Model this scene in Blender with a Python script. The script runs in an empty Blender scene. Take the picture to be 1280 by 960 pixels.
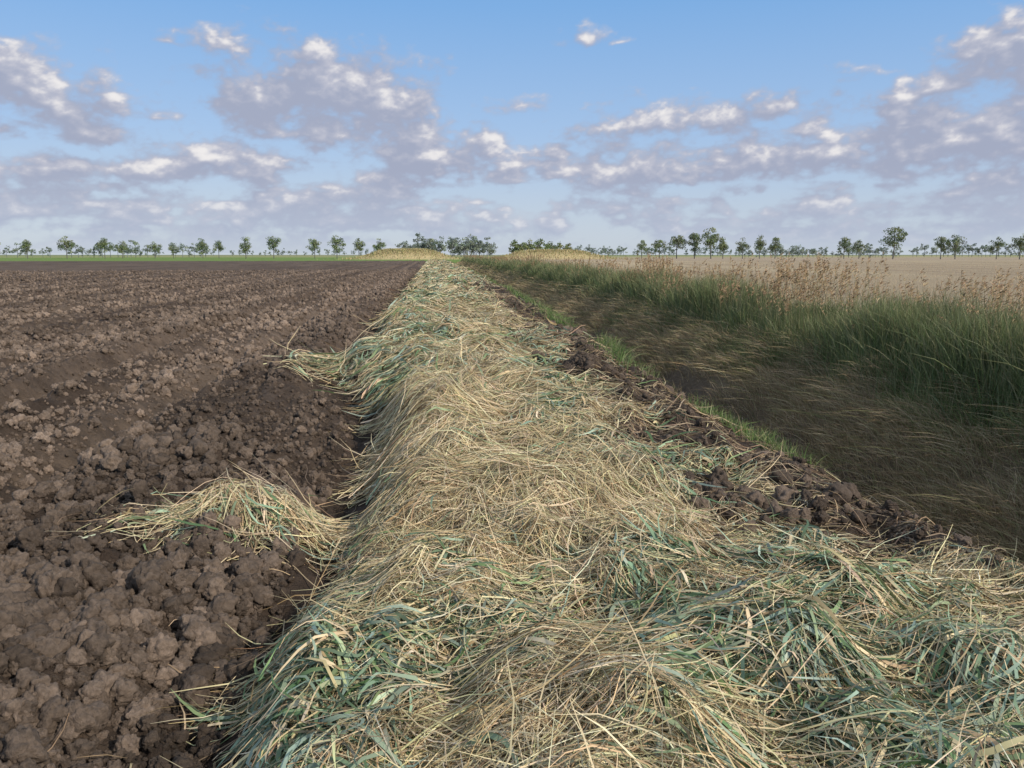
import bpy, math, numpy as np
from mathutils import Vector
rng=np.random.default_rng(7)
scene=bpy.context.scene
scene.view_settings.view_transform='Standard'
scene.view_settings.look='None'
scene.view_settings.exposure=0

# ---------------------------------------------------------------- noise helpers
def hash2(ix,iy,s):
    h=(ix.astype(np.int64)*374761393+iy.astype(np.int64)*668265263+s*974634777)&0x7fffffff
    h=((h^(h>>13))*1274126177)&0x7fffffff
    h=(h^(h>>16))
    return (h&0xffffff)/float(0xffffff)
def vnoise(x,y,s=0):
    ix=np.floor(x);iy=np.floor(y);fx=x-ix;fy=y-iy
    fx=fx*fx*(3-2*fx);fy=fy*fy*(3-2*fy)
    a=hash2(ix,iy,s);b=hash2(ix+1,iy,s);c=hash2(ix,iy+1,s);d=hash2(ix+1,iy+1,s)
    return (a*(1-fx)+b*fx)*(1-fy)+(c*(1-fx)+d*fx)*fy
def fbm(x,y,s=0,o=4,g=.5):
    r=0;a=.5;t=0
    for i in range(o):
        r=r+a*vnoise(x*2**i+17.3*i,y*2**i-9.1*i,s+i);t+=a;a*=g
    return r/t
def worley(x,y,s=0,ids=False):
    ix=np.floor(x);iy=np.floor(y);m=np.full(x.shape,9.);idd=np.zeros(x.shape)
    for dx in(-1,0,1):
        for dy in(-1,0,1):
            jx=ix+dx;jy=iy+dy
            px=jx+hash2(jx,jy,s);py=jy+hash2(jx,jy,s+5)
            d=(px-x)**2+(py-y)**2
            if ids: idd=np.where(d<m,hash2(jx,jy,s+9),idd)
            m=np.minimum(m,d)
    return (np.sqrt(m),idd) if ids else np.sqrt(m)
def sst(a,b,x):
    t=np.clip((x-a)/(b-a),0,1);return t*t*(3-2*t)
def gs(x,y,cx,cy,sx,sy):
    return np.exp(-((x-cx)/sx)**2-((y-cy)/sy)**2)

# ---------------------------------------------------------------- terrain
PX=[-60,-2.6,-2.0,-1.6,-1.25,-1.0,-.84,-.66,-.3,.2,.8,1.4,2.1,2.7,2.95,3.25,4.6,5.3,5.6,7.2,7.8,9,60]
PZ=[0,0,.03,.06,-.04,-.17,-.13,.04,.17,.23,.21,.16,.11,.05,-.05,-.35,-1.5,-1.55,-1.4,-.15,0,0,0]
tx=np.linspace(-60,60,12001);tz=np.interp(tx,PX,PZ)
k=np.hanning(17);k/=k.sum();tz=np.convolve(np.pad(tz,8,mode='edge'),k,'valid')
def rshift(y): return np.interp(y,[0,10,20,35,80,240],[0,0,.22,.6,1.0,1.4])+(vnoise(y*.5,y*0+3,4)-.5)*.25
def lshift(y): return np.interp(y,[0,3,5.5,7,9,12,20,41],[.12,.14,.24,.36,.02,-.38,-.42,-.3])+(vnoise(y*.7,y*0+8,6)-.5)*.35
def xw(x,y):
    s=sst(-.3,2.5,x);return x-(lshift(y)*(1-s)+rshift(y)*s)
def moundmask(xx): return sst(-.85,-.3,xx)*(1-sst(2.5,3.0,xx))
RUTS=(-3.05,-4.75,-8.9,-10.6,-15.5,-17.2,-24,-25.7)
TUFTS=[(-1.12,4.85,.50,.24),(-1.35,11.6,.55,.5)]
def tuftf(x,y): return np.maximum(gs(x,y,*TUFTS[0]),gs(x,y,*TUFTS[1]))
def wobf(y): return .35*(fbm(y*0,y*.05,8,2)-.5)
def rutmask(x,y,w=.24):
    r=0
    for c in RUTS: r=r+np.exp(-((x+wobf(y)-c)/w)**2)
    return r
def hbase(x,y):
    xx=xw(x,y)
    fade=1-sst(215,235,y)
    z=np.interp(xx,tx,tz)
    mm=moundmask(xx)
    wx=x+(fbm(x*1.5,y*1.5,201,2)-.5)*.5;wy=y+(fbm(x*1.5,y*1.5,207,2)-.5)*.5
    w=worley(wx*1.35,wy*.95,211);w2=worley(wx*3.1,wy*2.6,217)
    z=z+mm*((fbm(x*.7,y*.4,11,3)-.5)*.34+(.5-w)*.27+(.5-w2)*.12)
    z=z+.28*gs(x,y,-.12,7.2,.40,.95)+.08*gs(x,y,.5,4.6,.7,.8)+.19*gs(x,y,-1.1,4.85,.46,.22)+.2*gs(x,y,-1.4,11.6,.55,.6)
    z=z-.13*gs(x,y,-.85,6.4,.3,1.1)-.06*gs(x,y,-.9,3.6,.22,.7)+.14*gs(x,y,1.75,9.3,.32,.3)
    z=z+.22*gs(x,y,.1,12.5,.6,.8)+.2*gs(x,y,-.2,19,.6,1.4)+.15*gs(x,y,.4,27,.8,1.5)
    dm=sst(3.0,3.4,xx)*(1-sst(7.4,8.0,xx))
    z=z+dm*((fbm(x*1.2,y*1.2,31,4)-.5)*.34+(fbm(x*.35,y*.35,35,2)-.5)*.3)
    fm=1-sst(-1.5,-1.0,xx)
    wob=wobf(y)
    rid=.035*np.sin((x+wob)*2*np.pi/1.15)+.03*np.sin((x+wob)*2*np.pi/2.9+.7)+.02*np.sin((x+wob)*2*np.pi/.47+fbm(x,y*.1,18,2)*3)
    rut=0
    for c in RUTS: rut=rut-.17*np.exp(-((x+wob-c)/.22)**2)+.08*np.exp(-((x+wob-c-.42)/.16)**2)+.08*np.exp(-((x+wob-c+.42)/.16)**2)
    z=z+fm*(rid*np.exp(-np.abs(x)/60)+rut+(fbm(x*.7,y*.5,21,3)-.5)*.14)
    z=z*fade
    z=z+3.0*sst(0,1,gs(x,y,-8,262,13,5)*1.2)+2.8*sst(0,1,gs(x,y,40,266,16,5)*1.2)
    return z
def soilmask(x,y):
    xx=xw(x,y);return (1-sst(-1.05,-.7,xx))*(1-sst(215,225,y))
def hfull(x,y):
    z=hbase(x,y)
    sm=soilmask(x,y)
    xx=xw(x,y)
    d=np.sqrt(x*x+y*y)
    wx=x+(fbm(x*9,y*9,301,2)-.5)*.12;wy=y+(fbm(x*9,y*9,307,2)-.5)*.12
    w1=worley(wx*7,wy*7,41);w2=worley(wx*17,wy*17,47);w3=worley(wx*2.6,wy*2.6,52)
    amp=sm*(1-sst(60,160,d)*.6)*(1-.5*np.clip(rutmask(x,y),0,1))*(1-.8*tuftf(x,y))
    z=z+amp*((.6-w1)*.08+(.5-w2)*.03*(1-sst(8,20,d))+(.5-w3)*.09+(fbm(x*12,y*12,55,3)-.5)*.05)
    lip=sst(1.3,2.4,xx)*(1-sst(7,7.5,xx))
    z=z+lip*((.6-w1)*.05+(.5-w3)*.05)
    return z

GREEN=[(-.4,2.35,.42,.6,1.2),(1.45,2.35,1.0,.7,1.15),(.45,2.98,.95,.22,.9),(-.25,4.6,.3,.6,.9),(1.2,3.6,.5,.22,.9),
       (1.7,5.6,.5,.7,.6),(1.3,8.5,.8,1.2,.7),(-.6,11.8,.9,1.2,1.0),(-1.4,11.6,.5,.5,1.3),(.2,15,.7,1.5,.7),(.2,21,.9,4,.4),
       (-.8,5.1,.25,.2,.5),(2.3,3.1,.5,.4,.7),(.3,60,3,30,.3),(1.9,12,.7,1.5,.6),(-.5,3.4,.25,.9,.5),(-.4,9.5,.3,1.2,.7)]
STRAW=[(.25,2.15,.45,.42,1.5),(.45,4.5,.95,1.0,1.2),(-.05,7,.6,1.4,1.1),(.6,9.8,.8,1.2,.7),(.9,18,.8,3,.7),(-1.12,4.85,.6,.3,.6),(2.3,2.2,.35,.25,.9),(1.25,2.8,.35,.14,.9),(.9,2.2,.12,.25,.6)]
DIRT=[(2.35,4.2,.6,.6,1.0),(2.5,7.5,.7,1.8,1.2),(1.75,9.3,.45,.5,1.4),(2.5,12,.7,2.6,1.0),(2.6,20,.8,5,1.1),(2.9,34,.9,9,1.1),(2.45,2.95,.25,.14,.6),(1.6,6.4,.6,.35,.7),(1.1,5.9,.35,.14,.5),(1.9,5.0,.4,.2,.6)]
def greenf(x,y):
    g=.38+(fbm(x*1.3,y*.9,61,3)-.5)*1.6+(fbm(x*4,y*3.5,64,2)-.5)*1.4
    for a in GREEN: g=g+a[4]*gs(x,y,*a[:4])*.62
    for a in STRAW: g=g-a[4]*gs(x,y,*a[:4])*.85
    return np.clip(g,.05,.86)
def cover(x,y):
    xx=xw(x,y)
    c=sst(-.9,-.55,xx+(fbm(x*2,y*2,66,3)-.5)*.7)*(1-sst(2.2,2.9,xx+(fbm(x*2,y*1.5,67,3)-.5)*1.1))
    for a in DIRT: c=c-a[4]*gs(x,y,*a[:4])*1.5*(.2+1.2*fbm(x*3,y*3,68,2))
    c=c*(1-.75*sst(.46,.62,fbm(x*1.7,y*1.3,69,3))*sst(.6,1.5,x)*sst(2.5,4,y))
    c=c*(1-.55*sst(.56,.7,fbm(x*2.3,y*2.0,74,3))*sst(3,5,y))
    c=np.maximum(c,1.25*tuftf(x,y))
    return np.clip(c,0,1)*(1-sst(205,222,y))

def grow(start,stop,d0,r):
    out=[start];d=d0
    while out[-1]<stop:
        out.append(out[-1]+d);d*=r
    return out
xr=np.array(grow(3.3,4500,.035,1.034));xl=np.array(grow(5.2,4500,.03,1.022))
xs=np.concatenate([-xl[::-1],np.arange(-5.2+.026,3.3-.01,.026),xr])
ys=np.concatenate([-np.array(grow(-1.0,300,.12,1.15))[::-1],np.array(grow(1.05,4500,.024,1.009))])
X,Y=np.meshgrid(xs,ys)
Z=hfull(X,Y)
def grid_mesh(name,X,Y,Z):
    ny,nx=X.shape
    me=bpy.data.meshes.new(name)
    co=np.stack([X,Y,Z],-1).reshape(-1,3).astype(np.float32)
    me.vertices.add(len(co));me.vertices.foreach_set('co',co.ravel())
    i=np.arange(ny*nx).reshape(ny,nx)
    q=np.stack([i[:-1,:-1],i[:-1,1:],i[1:,1:],i[1:,:-1]],-1).reshape(-1,4)
    me.loops.add(q.size);me.loops.foreach_set('vertex_index',q.ravel().astype(np.int32))
    me.polygons.add(len(q));me.polygons.foreach_set('loop_start',np.arange(0,q.size,4,dtype=np.int32))
    me.polygons.foreach_set('use_smooth',np.ones(len(q),bool))
    me.update(calc_edges=True)
    return me
def setcol(me,c):
    a=me.color_attributes.new('Col','FLOAT_COLOR','POINT')
    c4=np.ones((len(c),4),np.float32);c4[:,:c.shape[1]]=c
    a.data.foreach_set('color',c4.ravel())
def link(me,name,mat):
    ob=bpy.data.objects.new(name,me);scene.collection.objects.link(ob);me.materials.append(mat);return ob

# ---------------------------------------------------------------- materials
def mat_attr(name,rough=.8,bump=None,var=.25,varscale=3.,transl=0.,spec=.3,instvar=False,basecol=None,det=2):
    m=bpy.data.materials.new(name);m.use_nodes=True;nt=m.node_tree;N=nt.nodes;L=nt.links
    for n in list(N):N.remove(n)
    out=N.new('ShaderNodeOutputMaterial');b=N.new('ShaderNodeBsdfPrincipled')
    b.inputs['Roughness'].default_value=rough;b.inputs['Specular IOR Level'].default_value=spec
    geo=N.new('ShaderNodeNewGeometry') if not instvar else N.new('ShaderNodeTexCoord')
    vec=geo.outputs['Position'] if not instvar else geo.outputs['Object']
    if basecol is None:
        at=N.new('ShaderNodeAttribute');at.attribute_name='Col';col=at.outputs['Color']
    else:
        at=N.new('ShaderNodeRGB');at.outputs[0].default_value=(*basecol,1);col=at.outputs[0]
    no=N.new('ShaderNodeTexNoise');no.inputs['Scale'].default_value=varscale;no.inputs['Detail'].default_value=det;no.inputs['Roughness'].default_value=.65
    L.new(vec,no.inputs['Vector'])
    mr=N.new('ShaderNodeMapRange');mr.inputs[1].default_value=.3;mr.inputs[2].default_value=.7;mr.inputs[3].default_value=1-var;mr.inputs[4].default_value=1+var
    L.new(no.outputs[0],mr.inputs[0])
    f=mr.outputs[0]
    if instvar:
        oi=N.new('ShaderNodeAttribute');oi.attribute_type='INSTANCER';oi.attribute_name='tint'
        mm=N.new('ShaderNodeMath');mm.operation='MULTIPLY';L.new(f,mm.inputs[0]);L.new(oi.outputs['Fac'],mm.inputs[1]);f=mm.outputs[0]
    vm=N.new('ShaderNodeVectorMath');vm.operation='SCALE';L.new(col,vm.inputs[0]);L.new(f,vm.inputs['Scale'])
    L.new(vm.outputs[0],b.inputs['Base Color'])
    if bump:
        prev=None
        for sc,ds in bump:
            n2=N.new('ShaderNodeTexNoise');n2.inputs['Scale'].default_value=sc;n2.inputs['Detail'].default_value=4;n2.inputs['Roughness'].default_value=.7
            L.new(vec,n2.inputs['Vector'])
            bp=N.new('ShaderNodeBump');bp.inputs['Distance'].default_value=ds;bp.inputs['Strength'].default_value=1
            L.new(n2.outputs[0],bp.inputs['Height'])
            if prev:L.new(prev.outputs[0],bp.inputs['Normal'])
            prev=bp
        L.new(prev.outputs[0],b.inputs['Normal'])
    if transl>0:
        t=N.new('ShaderNodeBsdfTranslucent');L.new(vm.outputs[0],t.inputs[0]);mx=N.new('ShaderNodeMixShader');mx.inputs[0].default_value=transl
        L.new(b.outputs[0],mx.inputs[1]);L.new(t.outputs[0],mx.inputs[2]);L.new(mx.outputs[0],out.inputs[0])
    else:L.new(b.outputs[0],out.inputs[0])
    return m
M_ground=mat_attr('ground_soil',.92,[(12,.06),(70,.016)],.35,6.,spec=.2,det=6)
M_hay=mat_attr('cut_hay',.6,None,.12,8.,spec=.25,det=0)
M_leaf=mat_attr('living_grass',.5,None,.12,2.,transl=.25,spec=.3,det=0)
M_tree=mat_attr('tree_foliage',.7,None,.2,1.,transl=.2,spec=.2,det=0)
M_clod=mat_attr('soil_clod',.92,[(5,.012)],.35,2.5,instvar=True,basecol=(.168,.126,.096),spec=.2,det=3)

# ---------------------------------------------------------------- ground colour
def lerp(a,b,t): return a*(1-t[...,None])+np.array(b)*t[...,None]
def bandf(X,Y):
    b=(fbm((X+wobf(Y))*1.5,Y*.03,171,3)-.5)*2.4
    return np.clip(.5+b,0,1)
def ground_color(X,Y):
    xx=xw(X,Y)
    c=np.empty(X.shape+(3,));c[:]=(.082,.056,.040)
    c=lerp(c,(.155,.112,.080),bandf(X,Y)*.8)
    n=fbm(X*.25,Y*.06,71,4);c=lerp(c,(.16,.115,.083),sst(.42,.68,n)*.5)
    c=lerp(c,(.21,.155,.112),np.clip(rutmask(X,Y,.24),0,1)*.6)
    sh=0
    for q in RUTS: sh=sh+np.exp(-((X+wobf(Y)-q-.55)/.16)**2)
    c=lerp(c,(.055,.038,.028),np.clip(sh,0,1)*.55)  # furrow shade painted into the soil colour as a dark line beside each rut
    c=lerp(c,(.055,.038,.028),sst(.5,.75,fbm(X*3,Y*3,73,3))*.6)
    c=c*(1-.38*(1-sst(6,16,np.abs(Y)))*(1-sst(-1,-.6,xx)))[...,None]  # nearby ground darkened, painting shade into the gaps between clods
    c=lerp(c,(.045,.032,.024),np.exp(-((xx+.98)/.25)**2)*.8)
    mm=moundmask(xx);c=lerp(c,(.13,.10,.058),mm*.8*cover(X,Y))
    c=lerp(c,(.075,.055,.042),sst(.9,2.2,xx)*(1-.6*cover(X,Y)))
    c=lerp(c,(.06,.042,.03),gs(X,Y,1.75,9.3,.45,.4))
    c=lerp(c,(.12,.09,.062),sst(3.3,4.5,xx))
    c=lerp(c,(.24,.185,.11),sst(5.5,6.4,xx)*.8)
    c=lerp(c,(.15,.15,.065),sst(6.7,7.6,xx))
    fld=sst(8.4,9.3,xx+(fbm(X,Y,75,2)-.5));c=lerp(c,(.36,.28,.18),fld)
    c=lerp(c,(.44,.35,.22),fld*sst(.4,.7,fbm(X*.05,Y*.01,76,3))*.8)
    c=lerp(c,(.27,.20,.13),fld*sst(.45,.65,fbm(X*.4,Y*.03,78,3))*.6)
    far=sst(212,220,Y)
    g=np.empty(c.shape);g[:]=(.15,.22,.05)
    g=lerp(g,(.36,.31,.16),sst(.45,.6,fbm(X*.004,Y*.01,77,3))*sst(300,360,Y))
    g=lerp(g,(.20,.20,.14),sst(600,1500,Y)*.5)
    g=lerp(g,(.36,.28,.19),sst(10,30,X)*(1-sst(420,500,Y)))
    c=c*(1-far[...,None])+g*far[...,None]
    rb=np.clip(gs(X,Y,-8,262,16,8)+gs(X,Y,40,266,20,8),0,1)
    c=lerp(c,(.46,.37,.20),sst(.15,.5,rb))
    return c
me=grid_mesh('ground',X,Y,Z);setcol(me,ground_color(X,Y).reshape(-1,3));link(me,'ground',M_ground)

# ---------------------------------------------------------------- ribbon builder
def ribbons(name,P,Wd,W,col,mat):
    n,k_,_=P.shape
    V=np.stack([P-Wd*W[...,None],P+Wd*W[...,None]],2).reshape(-1,3).astype(np.float32)
    me=bpy.data.meshes.new(name);me.vertices.add(len(V));me.vertices.foreach_set('co',V.ravel())
    base=(np.arange(n)*k_*2)[:,None]+(np.arange(k_-1)*2)[None]
    q=np.stack([base,base+1,base+3,base+2],-1).reshape(-1,4).astype(np.int32)
    me.loops.add(q.size);me.loops.foreach_set('vertex_index',q.ravel())
    me.polygons.add(len(q));me.polygons.foreach_set('loop_start',np.arange(0,q.size,4,dtype=np.int32))
    me.polygons.foreach_set('use_smooth',np.ones(len(q),bool))
    me.update(calc_edges=True)
    if col.ndim==2: col=np.repeat(col[:,None],k_,1)
    setcol(me,np.repeat(col[:,:,None],2,2).reshape(-1,3))
    return link(me,name,mat)
def unit(v): return v/np.maximum(np.linalg.norm(v,axis=-1,keepdims=True),1e-9)
def pick(pal,n,jit=.18):
    pal=np.array(pal);c=pal[rng.integers(0,len(pal),n)]
    return c*(1+rng.normal(0,jit,(n,1)))*(1+rng.normal(0,.04,(n,3)))
def sample_y(n,p,a,b):
    u=rng.random(n);e=1-p
    return (a**e+u*(b**e-a**e))**(1/e)

STRAWP=[(.58,.46,.27),(.50,.39,.22),(.68,.57,.38),(.56,.46,.29),(.32,.22,.12),(.44,.41,.22),(.62,.50,.31)]
BROWNP=[(.20,.14,.085),(.28,.20,.12),(.12,.085,.055),(.36,.28,.17)]
REEDP=[(.19,.26,.16),(.24,.32,.22),(.11,.18,.08),(.33,.40,.30),(.18,.24,.11),(.28,.33,.19),(.12,.175,.10),(.22,.29,.21)]

def lying(name,n,kind):
    y=sample_y(n,1.5,.9,205);y=np.where(rng.random(n)<.04,-rng.random(n)*1.5+.9,y)
    x=-2.1+rng.random(n)*(5.4+np.clip(y/80,0,1.2))
    c=cover(x,y);g=greenf(x,y)
    if kind=='leaf': keep=rng.random(n)<c*g**1.2
    elif kind=='straw': keep=rng.random(n)<np.clip(c,0,1)*(1-g*.8)
    else:
        xx=xw(x,y);keep=rng.random(n)<np.clip(sst(.5,1.6,xx)*(1-sst(2.8,3.15,xx))*(1.05-c),0,1)*.6+.02*(sst(-2,-1,xx)*(1-sst(3,3.2,xx)))
    x=x[keep];y=y[keep];c=c[keep];n=len(x)
    sc=np.clip(y/5,1,60)**.70
    K=6
    t=np.linspace(0,1,K)[None]
    if kind=='leaf':
        L=rng.uniform(.08,.38,n);W=rng.uniform(.0025,.0100,n);wp=np.array([.45,.9,1,.85,.55,.06]);pal=REEDP
        curl=rng.normal(0,.6,n)
    elif kind=='straw':
        L=rng.uniform(.12,.60,n);W=rng.uniform(.0012,.0028,n);wp=np.array([1,1,1,.95,.8,.3]);pal=STRAWP
        curl=rng.normal(0,.6,n)
    else:
        L=rng.uniform(.1,.5,n);W=rng.uniform(.0015,.004,n);wp=np.array([1,1,1,.95,.8,.4]);pal=BROWNP;curl=rng.normal(0,.4,n)
    W=W*sc;L=L*np.clip(sc,1,1.6)
    wx=x+(fbm(x*1.5,y*1.5,201,2)-.5)*.5;wy=y+(fbm(x*1.5,y*1.5,207,2)-.5)*.5
    _,cid=worley(wx*1.35,wy*.95,211,True);_,cid2=worley(wx*3.1,wy*2.6,217,True)
    th=cid*2*np.pi+(cid2-.5)*2.8+rng.normal(0,.65,n)
    ang=th[:,None]+curl[:,None]*(t-.5)*2+rng.normal(0,.18,(n,1))*np.sin(t*7+rng.random((n,1))*6)
    kink=(rng.random(n)<.25)[:,None]*rng.normal(0,1.,(n,1))*(t>rng.uniform(.25,.8,(n,1)))
    ang=ang+kink
    step=L[:,None]/(K-1)
    dx=np.cos(ang)*step;dy=np.sin(ang)*step
    px=x[:,None]+np.cumsum(dx,1)-dx.sum(1,keepdims=True)*.5
    py=y[:,None]+np.cumsum(dy,1)-dy.sum(1,keepdims=True)*.5
    lift=rng.random(n)**1.8*.07*(.25+c)*np.clip(sc,1,2)+.005
    arc=np.abs(rng.normal(0,.016,n));tilt=rng.normal(0,.045,n)
    wild=rng.random(n)<.05;tilt=np.where(wild,rng.uniform(.05,.25,n),tilt)*(L/.5)
    hz=hbase(px,py)
    hc=hz[:,:1]*(1-t)+hz[:,-1:]*t
    hz=np.maximum(hz,hz*.75+hc*.25)
    hz=hz+.03*soilmask(px,py)
    pz=hz+lift[:,None]+arc[:,None]*np.sin(t*np.pi)+tilt[:,None]*(t**1.5)
    pz=np.maximum(pz,hz+.003)
    P=np.stack([px,py,pz],-1)
    T=unit(np.gradient(P,axis=1))
    up=np.array([0,0,1.]);side=unit(np.cross(T,up))
    nn=np.cross(side,T)
    roll=rng.normal(0,.6 if kind=='leaf' else .9,n)[:,None]+rng.normal(0,.6,(n,1))*t
    Wd=side*np.cos(roll)[...,None]+nn*np.sin(roll)[...,None]
    col=pick(pal,n)
    if kind=='leaf':
        dry=rng.random(n)<.22;col[dry]=pick(STRAWP,dry.sum())
    else: col=col*(.78+.4*cid2)[:,None]
    return ribbons(name,P,Wd,W[:,None]*wp[None],np.clip(col,.01,.8),mat=M_hay)
lying('cut_straw',370000,'straw')
lying('cut_reed_leaves',260000,'leaf')
lying('dead_stems',80000,'brown')

# ---------------------------------------------------------------- upright plants
def upright(name,x,y,h,w,pal,lean,mat,K=5,wp=None,tipcol=None,jit=.18,leanbias=(0,0)):
    n=len(x);t=np.linspace(0,1,K)[None]
    a=rng.random(n)*2*np.pi
    b=np.abs(rng.normal(0,lean,n))+.05
    lx=np.cos(a)*b+leanbias[0];ly=np.sin(a)*b+leanbias[1]
    lb=np.sqrt(lx**2+ly**2)
    px=x[:,None]+lx[:,None]*h[:,None]*t**1.8;py=y[:,None]+ly[:,None]*h[:,None]*t**1.8
    pz=hbase(x,y)[:,None]-.02+h[:,None]*(t-np.clip(lb,0,1.2)[:,None]*.38*t**2.4)
    P=np.stack([px,py,pz],-1);T=unit(np.gradient(P,axis=1))
    r=rng.random(n)*2*np.pi;ref=np.stack([np.cos(r),np.sin(r),0*r],-1)[:,None]
    Wd=unit(np.cross(T,np.broadcast_to(ref,T.shape)))
    if wp is None: wp=np.array([.7,1,.85,.5,.05])
    col=pick(pal,n,jit)[:,None]*np.ones((1,K,1))
    if tipcol is not None:
        tc=pick(tipcol,n)[:,None];s=np.clip((t-.45)*1.6,0,1)[...,None]*rng.random((n,1,1));col=col*(1-s)+tc*s
    ribbons(name,P,Wd,w[:,None]*wp[None],np.clip(col,.01,.8),mat)
    return P
GRASSP=[(.11,.165,.055),(.15,.205,.075),(.085,.13,.045),(.20,.23,.10),(.17,.20,.10),(.28,.26,.13),(.13,.18,.08)]
DRYP=[(.46,.35,.21),(.37,.28,.16),(.54,.43,.27),(.30,.22,.13),(.28,.27,.12)]
n=120000
y=sample_y(n,1.15,3.5,225);x=rng.triangular(6.5,7.7,9.0,n)+rshift(y)
h=rng.uniform(.4,1.2,n)*(.35+1.3*fbm(x*.9,y*.4,91,3))*(.55+.45*sst(6.6,7.4,x-rshift(y)));sc=np.clip(y/14,1,20)**.7
upright('reed_grass',x,y,h,rng.uniform(.003,.0075,n)*sc,GRASSP,.30,M_leaf,tipcol=[(.30,.27,.14),(.22,.24,.10),(.36,.30,.17)])
n=8000
y=sample_y(n,1.1,4,225);x=rng.uniform(7.2,9.3,n)+rshift(y)
cl=fbm(x*.7,y*.35,92,3);kp=rng.random(n)<.06+.94*sst(.44,.64,cl);x=x[kp];y=y[kp];n=len(x)
h=rng.uniform(.9,1.8,n)*(.62+.62*fbm(x*.4,y*.2,93,2));sc=np.clip(y/14,1,20)**.6
P=upright('reed_stems',x,y,h,.0026*sc,[(.32,.27,.15),(.24,.24,.11)],.16,M_leaf,wp=np.array([1,1,.9,.8,.6]))
m=18
tip=np.repeat(P[:,-1],m,0);d=unit(np.repeat(P[:,-1]-P[:,-2],m,0));nn=len(tip)
off=rng.random(nn)*.28
root=tip-d*off[:,None]
a=rng.random(nn)*2*np.pi;l=rng.uniform(.05,.12,nn)*(.4+off*2.6)
t=np.linspace(0,1,3)[None,:,None]
od=np.stack([np.cos(a)*.6+.25,np.sin(a)*.6,np.full(nn,.8)],-1)
Pp=root[:,None]+od[:,None]*l[:,None,None]*t+np.array([0,0,-.35])*l[:,None,None]*t**2
Wd=unit(np.cross(np.broadcast_to(od[:,None],Pp.shape),np.array([0.3,-.9,.1])))
ribbons('reed_plumes',Pp,Wd,(np.repeat(sc,m)*.0065)[:,None]*np.array([.5,1,.2])[None],pick([(.32,.215,.125),(.25,.165,.10),(.39,.28,.16)],nn),M_hay)
n=115000
y=sample_y(n,1.15,3,225);x0=rng.uniform(4.9,7.2,n);x=x0+rshift(y)
kp=rng.random(n)<sst(5.0,6.0,x0+(fbm(x*1.2,y*.8,94,3)-.5)*2.4);x=x[kp];y=y[kp];n=len(x);sc=np.clip(y/12,1,20)**.7
upright('dry_bank_grass',x,y,rng.uniform(.15,.50,n)*(.5+1.0*vnoise(x*2.2,y*1.6,98)),rng.uniform(.002,.0045,n)*sc,DRYP,.65,M_hay,leanbias=(-.5,0))
n=42000
y=sample_y(n,1.15,3,200);x0=rng.uniform(5.5,7.3,n);x=x0+rshift(y)
kp=rng.random(n)<sst(.46,.62,fbm(x*.9,y*.5,95,3)+(x0-6.6)*.25);x=x[kp];y=y[kp];n=len(x);sc=np.clip(y/12,1,20)**.7
upright('bank_grass',x,y,rng.uniform(.2,.5,n),rng.uniform(.003,.006,n)*sc,[(.15,.21,.07),(.20,.26,.09),(.12,.17,.055),(.25,.27,.12)],.4,M_leaf,leanbias=(-.3,0))
n=40000
y=sample_y(n,1.2,2,200);x=rng.normal(2.95,.22,n)+rshift(y)
kp=rng.random(n)<sst(.47,.64,fbm(x*.6,y*.7,96,3));x=x[kp];y=y[kp];n=len(x);sc=np.clip(y/8,1,20)**.7
upright('ditch_edge_grass',x,y,rng.uniform(.06,.34,n)*(.4+1.1*vnoise(x*2,y*1.2,97)),rng.uniform(.002,.005,n)*sc,[(.12,.19,.055),(.17,.24,.08),(.26,.26,.13)],.5,M_leaf)
n=40000
y=sample_y(n,1.02,6,230);x=9+rshift(y)+rng.random(n)**1.5*(6+y*1.1)
sc=np.clip(y/20,1,12)**.8
upright('field_stubble',x,y,rng.uniform(.06,.18,n),.004*sc,[(.48,.38,.23),(.40,.31,.19)],.3,M_hay)
n=9000
x=np.concatenate([rng.normal(-8,8,n//2),rng.normal(40,10,n//2)]);y=np.concatenate([rng.normal(261,2.5,n//2),rng.normal(265,2.5,n//2)])
upright('dry_reed_bank',x,y,rng.uniform(.3,.9,n),rng.uniform(.05,.1,n),[(.46,.37,.20),(.40,.33,.17),(.26,.27,.11)],.3,M_hay)

# ---------------------------------------------------------------- clods
import bmesh
coll=bpy.data.collections.new('clod_shapes')
for i in range(10):
    bm=bmesh.new();bmesh.ops.create_icosphere(bm,subdivisions=4,radius=1)
    co=np.array([v.co[:] for v in bm.verts])
    r=1+.0*co[:,0]
    for f,a in((1.1,.5),(2.3,.42),(5,.36),(10,.22)):
        o=rng.random(3)*50
        r=r+a*((vnoise(co[:,0]*f+o[0],co[:,1]*f+o[1],i)+vnoise(co[:,1]*f+o[2],co[:,2]*f+o[0],i+3)+vnoise(co[:,2]*f+o[1],co[:,0]*f+o[2],i+6))/3-.5)*2
    co=co*r[:,None]
    for _ in range(2):
        d=unit(rng.normal(size=3));lim=rng.uniform(.65,.9);s=co@d;co=co-np.maximum(s-lim,0)[:,None]*d*.7
    co*=np.array([1,rng.uniform(.8,1),rng.uniform(.7,.95)])
    for v,c in zip(bm.verts,co): v.co=c
    for f in bm.faces:f.smooth=True
    cm=bpy.data.meshes.new('clod');bm.to_mesh(cm);bm.free();cm.materials.append(M_clod)
    coll.objects.link(bpy.data.objects.new('clod',cm))
n=150000
y=sample_y(n,.85,1.2,85)
x=-.78-rng.random(n)*(y*.56+2.0)
rm=np.clip(rutmask(x,y,.26),0,1)
keep=rng.random(n)<(sst(.25,.55,fbm(x*1.1,y*.5,99,3)+.10)*.8+.12)*(1-.65*rm)*(1-np.clip(1.3*tuftf(x,y),0,1));x=x[keep];y=y[keep]
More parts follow.
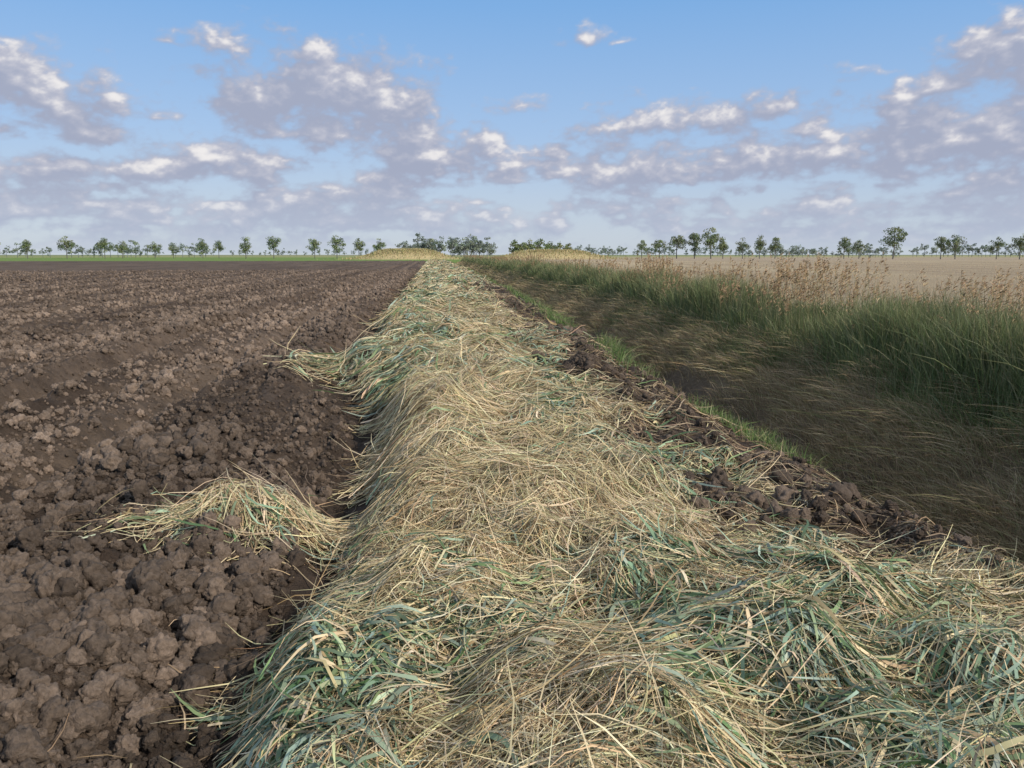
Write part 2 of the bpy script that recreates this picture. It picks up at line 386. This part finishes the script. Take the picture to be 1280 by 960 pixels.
n2=16000;y2=sample_y(n2,1.1,1.5,45);x2=rng.uniform(.9,3.3,n2);k2=rng.random(n2)<(.9-cover(x2,y2));x2=x2[k2];y2=y2[k2]
n3=420;x3=rng.normal(1.75,.19,n3);y3=rng.normal(9.3,.16,n3)
x=np.concatenate([x,x2,x3]);y=np.concatenate([y,y2,y3])
n=len(x)
s=np.clip(np.exp(rng.normal(math.log(.0115),.70,n)),.0035,.065)
big=fbm(x*.9,y*.6,101,3);s*=.7+.8*sst(.4,.7,big)
s=s*(1+.55*sst(-1.5,-2.1,x)*sst(9,4,y))
s=np.where(x>.8,s*.9,s)*np.clip(y/9,1,4)**.6
s[-n3:]=rng.uniform(.02,.06,n3)
s=np.minimum(s,.078)
z=hfull(x,y)+s*.5
tint=rng.uniform(.6,1.4,n)*np.where(x<-.5,.68+.55*bandf(x,y),.75)
tint[-n3:]=rng.uniform(.35,.7,n3)
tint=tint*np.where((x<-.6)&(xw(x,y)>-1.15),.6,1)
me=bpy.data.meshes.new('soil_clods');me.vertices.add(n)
me.vertices.foreach_set('co',np.stack([x,y,z],-1).astype(np.float32).ravel())
def addf(nm,ty,v):
    a=me.attributes.new(nm,ty,'POINT')
    a.data.foreach_set('vector' if ty=='FLOAT_VECTOR' else 'value',v.ravel())
addf('rot','FLOAT_VECTOR',(rng.random((n,3))*6.28).astype(np.float32))
addf('siz','FLOAT',s.astype(np.float32))
addf('tint','FLOAT',tint.astype(np.float32))
addf('idx','INT',rng.integers(0,10,n).astype(np.int32))
ob=bpy.data.objects.new('soil_clods',me);scene.collection.objects.link(ob)
ng=bpy.data.node_groups.new('scatter_clods','GeometryNodeTree')
ng.interface.new_socket('Geometry',in_out='INPUT',socket_type='NodeSocketGeometry');ng.interface.new_socket('Geometry',in_out='OUTPUT',socket_type='NodeSocketGeometry')
N=ng.nodes;L=ng.links
gi=N.new('NodeGroupInput');go=N.new('NodeGroupOutput');ip=N.new('GeometryNodeInstanceOnPoints');ci=N.new('GeometryNodeCollectionInfo')
ci.inputs['Collection'].default_value=coll;ci.inputs['Separate Children'].default_value=True;ci.inputs['Reset Children'].default_value=True
def na(nm,ty):
    a=N.new('GeometryNodeInputNamedAttribute');a.data_type=ty;a.inputs['Name'].default_value=nm;return a.outputs['Attribute']
e=N.new('FunctionNodeEulerToRotation')
L.new(na('rot','FLOAT_VECTOR'),e.inputs[0]);L.new(e.outputs[0],ip.inputs['Rotation'])
L.new(na('siz','FLOAT'),ip.inputs['Scale']);L.new(na('idx','INT'),ip.inputs['Instance Index'])
ip.inputs['Pick Instance'].default_value=True
L.new(gi.outputs[0],ip.inputs['Points']);L.new(ci.outputs[0],ip.inputs['Instance']);L.new(ip.outputs[0],go.inputs[0])
md=ob.modifiers.new('scatter','NODES');md.node_group=ng

# ---------------------------------------------------------------- trees
LEAFP=[(.15,.20,.06),(.19,.23,.07),(.11,.155,.05),(.24,.26,.09),(.18,.19,.075)]
def tree_geo(h,seed,wide=.36,nc=26,per=46,leaf=.30,bare=.3):
    r=np.random.default_rng(seed)
    V=[];F=[];C=[]
    def tube(a,b,ra,rb,col=(.12,.10,.08)):
        a=np.array(a,float);b=np.array(b,float);d=unit(b-a);u=unit(np.cross(d,[.3,1,.2]));w=np.cross(d,u);i0=len(V)
        for p,rr in((a,ra),(b,rb)):
            for q in range(6):
                V.append(p+(u*math.cos(q*math.pi/3)+w*math.sin(q*math.pi/3))*rr);C.append(col)
        for q in range(6):F.append((i0+q,i0+(q+1)%6,i0+6+(q+1)%6,i0+6+q))
    top=np.array([r.normal(0,.02)*h,r.normal(0,.02)*h,h*.8])
    mid=np.array([r.normal(0,.01)*h,0,h*.35])
    tube((0,0,-.3),mid,h*.020,h*.015);tube(mid,top,h*.015,h*.004)
    cen=[]
    for i in range(nc):
        u=unit(r.normal(size=3));rad=r.random()**.5
        zc=h*(bare+(1-bare)*.5)+u[2]*rad*h*(1-bare)*.44
        zz=(zc/h-bare)/(1-bare)
        wd=wide*h*(.5+.6*math.sin(min(max(zz,0),1)*math.pi*.85+.45))*.72
        cen.append(np.array([u[0]*rad*wd,u[1]*rad*wd,zc]))
    for c in cen[:9]:
        s=mid+(top-mid)*r.uniform(0,.7);tube(s,c,h*.007,h*.002)
    for c in cen:
        sh=r.uniform(.7,1.35);cr=h*r.uniform(.08,.14);base=np.array(LEAFP[r.integers(len(LEAFP))])*sh
        for _ in range(per):
            o=unit(r.normal(size=3))*cr*r.random()**.4*np.array([1.1,1.1,.85]);p=c+o
            a=unit(r.normal(size=3));b=unit(np.cross(a,r.normal(size=3)));l=leaf*r.uniform(.5,1.1)*h/10
            i0=len(V)
            V.extend([p-a*l*.6,p+b*l*.45,p+a*l*.6,p-b*l*.45]);F.append((i0,i0+1,i0+2,i0+3))
            cc=base*r.uniform(.8,1.2);C.extend([cc]*4)
    return np.array(V),F,np.array(C)
def make(name,parts):
    V=[];F=[];C=[];o=0
    for v,f,c in parts:
        V.append(v);C.append(c);F.extend([tuple(i+o for i in q) for q in f]);o+=len(v)
    V=np.concatenate(V);C=np.concatenate(C)
    me=bpy.data.meshes.new(name);me.from_pydata(V.tolist(),[],F);setcol(me,C);return me
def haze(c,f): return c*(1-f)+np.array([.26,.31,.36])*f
YAW=math.radians(5.7)
def pos(az,dist):
    a=math.radians(az);return dist*math.sin(a),dist*math.cos(a)
TREES=[(-12.5,350,9.4,.36),(-10.7,350,10.2,.38),(-8.0,360,9.6,.36),(-6.5,345,10.4,.38),(-5.0,355,8.8,.34),(-3.6,350,8.6,.38),
 (-15.2,365,7.6,.34),(-14.2,370,8.4,.34),(-17.0,380,7.0,.42),(-18.1,385,7.8,.42),(-20.0,380,8.0,.36),(-21.0,380,8.8,.42),(-23.1,375,9.4,.42),(-25.2,370,8.0,.38),(-27.0,370,8.6,.4),
 (14.8,340,8.6,.38),(16.0,340,9.4,.38),(17.2,335,10.8,.40),(18.4,335,11,.32),(19.5,330,12.4,.38),(20.3,335,9.0,.3),(21.6,335,8.6,.42),(22.7,335,9.0,.3),(23.7,335,9.2,.32),
 (28.0,340,9.2,.42),(28.9,345,8.0,.42),(30.9,325,12.2,.44),(33.6,330,8.6,.42),(34.4,330,9.4,.42),(36.6,335,8.0,.38),(37.8,330,9.5,.42),(39.5,330,9.5,.42),(-29,370,9,.38)]
for i,(az,d,h,w) in enumerate(TREES):
    v,f,c=tree_geo(h,100+i,w,24+i%7,48,.46,.18+.08*((i*7)%5)/5);px,py=pos(az,d)
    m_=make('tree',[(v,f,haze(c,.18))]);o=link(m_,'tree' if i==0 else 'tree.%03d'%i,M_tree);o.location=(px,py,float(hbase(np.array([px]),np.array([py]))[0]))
def row(name,specs,seed,hz):
    r=np.random.default_rng(seed);parts=[]
    for az0,az1,d,h,step in specs:
        a=az0
        while a<az1:
            hh=h*r.uniform(.6,1.2);v,f,c=tree_geo(hh,r.integers(1e6),.5,12,26,.75,.06)
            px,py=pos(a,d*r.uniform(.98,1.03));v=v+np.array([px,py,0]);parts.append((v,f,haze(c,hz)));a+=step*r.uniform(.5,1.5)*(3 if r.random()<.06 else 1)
    link(make(name,parts),name,M_tree)
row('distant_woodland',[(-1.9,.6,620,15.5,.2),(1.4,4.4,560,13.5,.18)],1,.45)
row('field_copse',[(5.8,8.2,330,8.2,.28),(8.2,9.6,345,9.2,.32)],2,.08)
row('distant_tree_row',[(-32,-24,560,8,.4),(-24,-15,520,9.5,.32),(-15,-2,900,9,.4),(9.5,14.5,1000,12,.22),(14.5,29,900,12,.25),(29,44,700,11,.3),(22,31,480,6,.45)],3,.45)

# ---------------------------------------------------------------- world
SUN_EL=math.radians(33);SUN_AZ=math.radians(136)
w=bpy.data.worlds.new('World');scene.world=w;w.use_nodes=True;nt=w.node_tree;N=nt.nodes;L=nt.links
for n_ in list(N):N.remove(n_)
tc=N.new('ShaderNodeTexCoord');sp=N.new('ShaderNodeSeparateXYZ');L.new(tc.outputs['Generated'],sp.inputs[0])
sky=N.new('ShaderNodeTexSky');sky.sky_type='NISHITA';sky.sun_disc=False;sky.sun_elevation=SUN_EL;sky.sun_rotation=SUN_AZ
sky.air_density=1.0;sky.dust_density=.8;sky.ozone_density=1.0
S=.13
rp=N.new('ShaderNodeValToRGB');rp.color_ramp.interpolation='LINEAR'
els=rp.color_ramp.elements
stops=[(0.0,(.57,.64,.73)),(.055,(.50,.60,.75)),(.14,(.37,.54,.81)),(.28,(.205,.43,.79)),(.45,(.36,.50,.72)),(1,(.62,.68,.78))]
els[0].position=0;els[0].color=(*stops[0][1],1);els[1].position=1;els[1].color=(*stops[-1][1],1)
for p,c in stops[1:-1]:
    e_=els.new(p);e_.color=(*c,1)
L.new(sp.outputs[2],rp.inputs[0])
vs=N.new('ShaderNodeVectorMath');vs.operation='SCALE';vs.inputs['Scale'].default_value=1/S;L.new(rp.outputs[0],vs.inputs[0])
mx=N.new('ShaderNodeMix');mx.data_type='RGBA';mx.inputs[0].default_value=.88;L.new(sky.outputs[0],mx.inputs[6]);L.new(vs.outputs[0],mx.inputs[7])
bg=N.new('ShaderNodeBackground');bg.inputs['Strength'].default_value=S;L.new(mx.outputs[2],bg.inputs[0])
wo=N.new('ShaderNodeOutputWorld');L.new(bg.outputs[0],wo.inputs[0])

# ---------------------------------------------------------------- clouds on a sky dome
CL=[ # az, el, half width, half height, weight
 (-11.6,9.6,3.6,2.4,1),(-7.5,10.4,5.4,3.0,1.1),(-3.7,10.2,3.0,2.4,1),(-8.6,12.9,2.6,1.1,.9),(-10,8.3,6,1.5,.9),
 (-14.4,13.0,3.4,.9,.95),(-17.4,12.6,1.8,.5,.7),
 (-26.8,9.6,4.6,2.6,1.1),(-23.8,8.6,2.8,1.5,.9),(-22.6,7.6,2.8,1.2,1),(-29.5,10.5,4,3,1),
 (-15.4,5.7,4.8,1.4,1.1),(-18.6,5.9,3.0,1.2,1),(-12,5.4,3,1,.9),(-24.5,5.4,4.4,1.1,.9),
 (-.9,6.5,5.0,1.7,1.1),(-1.8,7.8,1.5,1.2,1.2),(2.8,7.2,2.8,1.2,1),(-3.5,5.2,3,1.2,.9),
 (16.7,8.5,7.2,1.4,1.1),(22.5,9.0,3.2,1.0,1),(11.5,8.4,3.4,1.1,1),
 (12.9,5.8,5.0,1.6,1.1),(23.9,6.5,4.4,1.5,1.1),(25.0,7.5,1.4,.7,1.1),(19,5.9,4.4,1.3,1),
 (32.3,7.0,5.8,2.0,1.2),(35.6,11.4,3.2,1.9,1.2),(39,10,4,3,1.2),(31.3,10.3,1.9,.8,1),(28.7,5.3,3.6,1.1,1),(37,6,4,1.7,1.1),
 (9.3,14.3,2.3,.7,.75),(12.4,13.8,1.5,.4,.7),(52,9,9,2.5,1),(-45,11,8,3,1),(-40,6,8,1.5,1)]
az=np.arange(-64,64.01,.068);el=np.arange(.12,18.6,.06)
AZ,EL=np.meshgrid(az,el)
def field(a,e):
    px=a+(fbm(a*.28,e*.5,401,3)-.5)*3.0;py=e+(fbm(a*.28,e*.5,411,3)-.5)*1.6
    f=np.full(a.shape,-1.5)
    for ca,ce,hw,hh,wt in CL:
        m=(np.abs(a-ca-1.1)<hw*2.3+3)&(np.abs(e-ce)<hh*2.3+2)
        if not m.any(): continue
        ex=(px[m]-ca-1.1)/hw;ey=(py[m]-ce)/hh
        ey=np.where(ey<0,ey*1.35,ey)
        v=wt*1.08-np.sqrt(ex**2+ey**2)*.95
        f[m]=np.logaddexp(f[m]*7,v*7)/7
    band=.66-.16*np.abs(e-2.8)
    lb=(fbm(a*.16,e*.7,421,4)-.5)*3.4+band
    lb=np.minimum(lb,.62)
    f=np.maximum(f,lb)
    n1=fbm(a*.55,e*.95,431,7,.55)
    bil=1-np.abs(fbm(a*.9,e*1.5,441,5,.5)*2-1)
    return f+(n1-.5)*1.7+(bil-.75)*.55
F0=field(AZ,EL);F1=field(AZ+.5,EL+.55);F2=field(AZ+1.0,EL+1.5)
dens=sst(-.12,.74,F0)**1.15
dens*=.96*(.4+.6*sst(.2,1.8,EL))*sst(18.6,17.0,EL)*(1-sst(56,63,np.abs(AZ)))
lit=np.clip((F0-F1)*.66+.30,0,1)*.5+np.clip((F0-F2)*.36+.30,0,1)*.5
lit=lit+(fbm(AZ*.22,EL*.4,461,3)-.5)*.35
lit=sst(.24,.88,lit)*(.5+.5*sst(.15,.9,F0))
dark=np.array([.37,.405,.53]);light=np.array([.88,.85,.84]);mid=np.array([.52,.53,.62])
cc=np.where((lit<.5)[...,None],dark+(mid-dark)*(lit*2)[...,None],mid+(light-mid)*((lit-.5)*2)[...,None])
hzf=((1-sst(1,6.0,EL))*.55)[...,None]
cc=cc*(1-hzf)+np.array([.50,.57,.70])*hzf
R=5000;ar=np.radians(AZ);er=np.radians(EL)
me=grid_mesh('sky',R*np.cos(er)*np.sin(ar),R*np.cos(er)*np.cos(ar),R*np.sin(er))
setcol(me,np.concatenate([cc,dens[...,None]],-1).reshape(-1,4))
m=bpy.data.materials.new('cloud_layer');m.use_nodes=True;nt=m.node_tree;N=nt.nodes;L=nt.links
for n_ in list(N):N.remove(n_)
at=N.new('ShaderNodeAttribute');at.attribute_name='Col';em=N.new('ShaderNodeEmission');tr=N.new('ShaderNodeBsdfTransparent');mx=N.new('ShaderNodeMixShader');out=N.new('ShaderNodeOutputMaterial')
L.new(at.outputs['Color'],em.inputs[0]);L.new(at.outputs['Alpha'],mx.inputs[0]);L.new(tr.outputs[0],mx.inputs[1]);L.new(em.outputs[0],mx.inputs[2]);L.new(mx.outputs[0],out.inputs[0])
try: m.cycles.emission_sampling='NONE'
except Exception: pass
link(me,'sky',m)

# ---------------------------------------------------------------- sun and camera
sl=bpy.data.lights.new('sun','SUN');sl.energy=3.9;sl.angle=math.radians(.6);sl.color=(1,.91,.78)
so=bpy.data.objects.new('sun',sl);scene.collection.objects.link(so)
ds=Vector((math.sin(SUN_AZ)*math.cos(SUN_EL),math.cos(SUN_AZ)*math.cos(SUN_EL),math.sin(SUN_EL)))
so.rotation_euler=ds.to_track_quat('Z','Y').to_euler()
cd=bpy.data.cameras.new('camera');cd.lens=28.1;cd.sensor_width=36;cd.clip_end=12000;cd.clip_start=.05
co=bpy.data.objects.new('camera',cd);scene.collection.objects.link(co);co.location=(0,0,1.66)
co.rotation_euler=(math.radians(90-9.2),0,-YAW);scene.camera=co
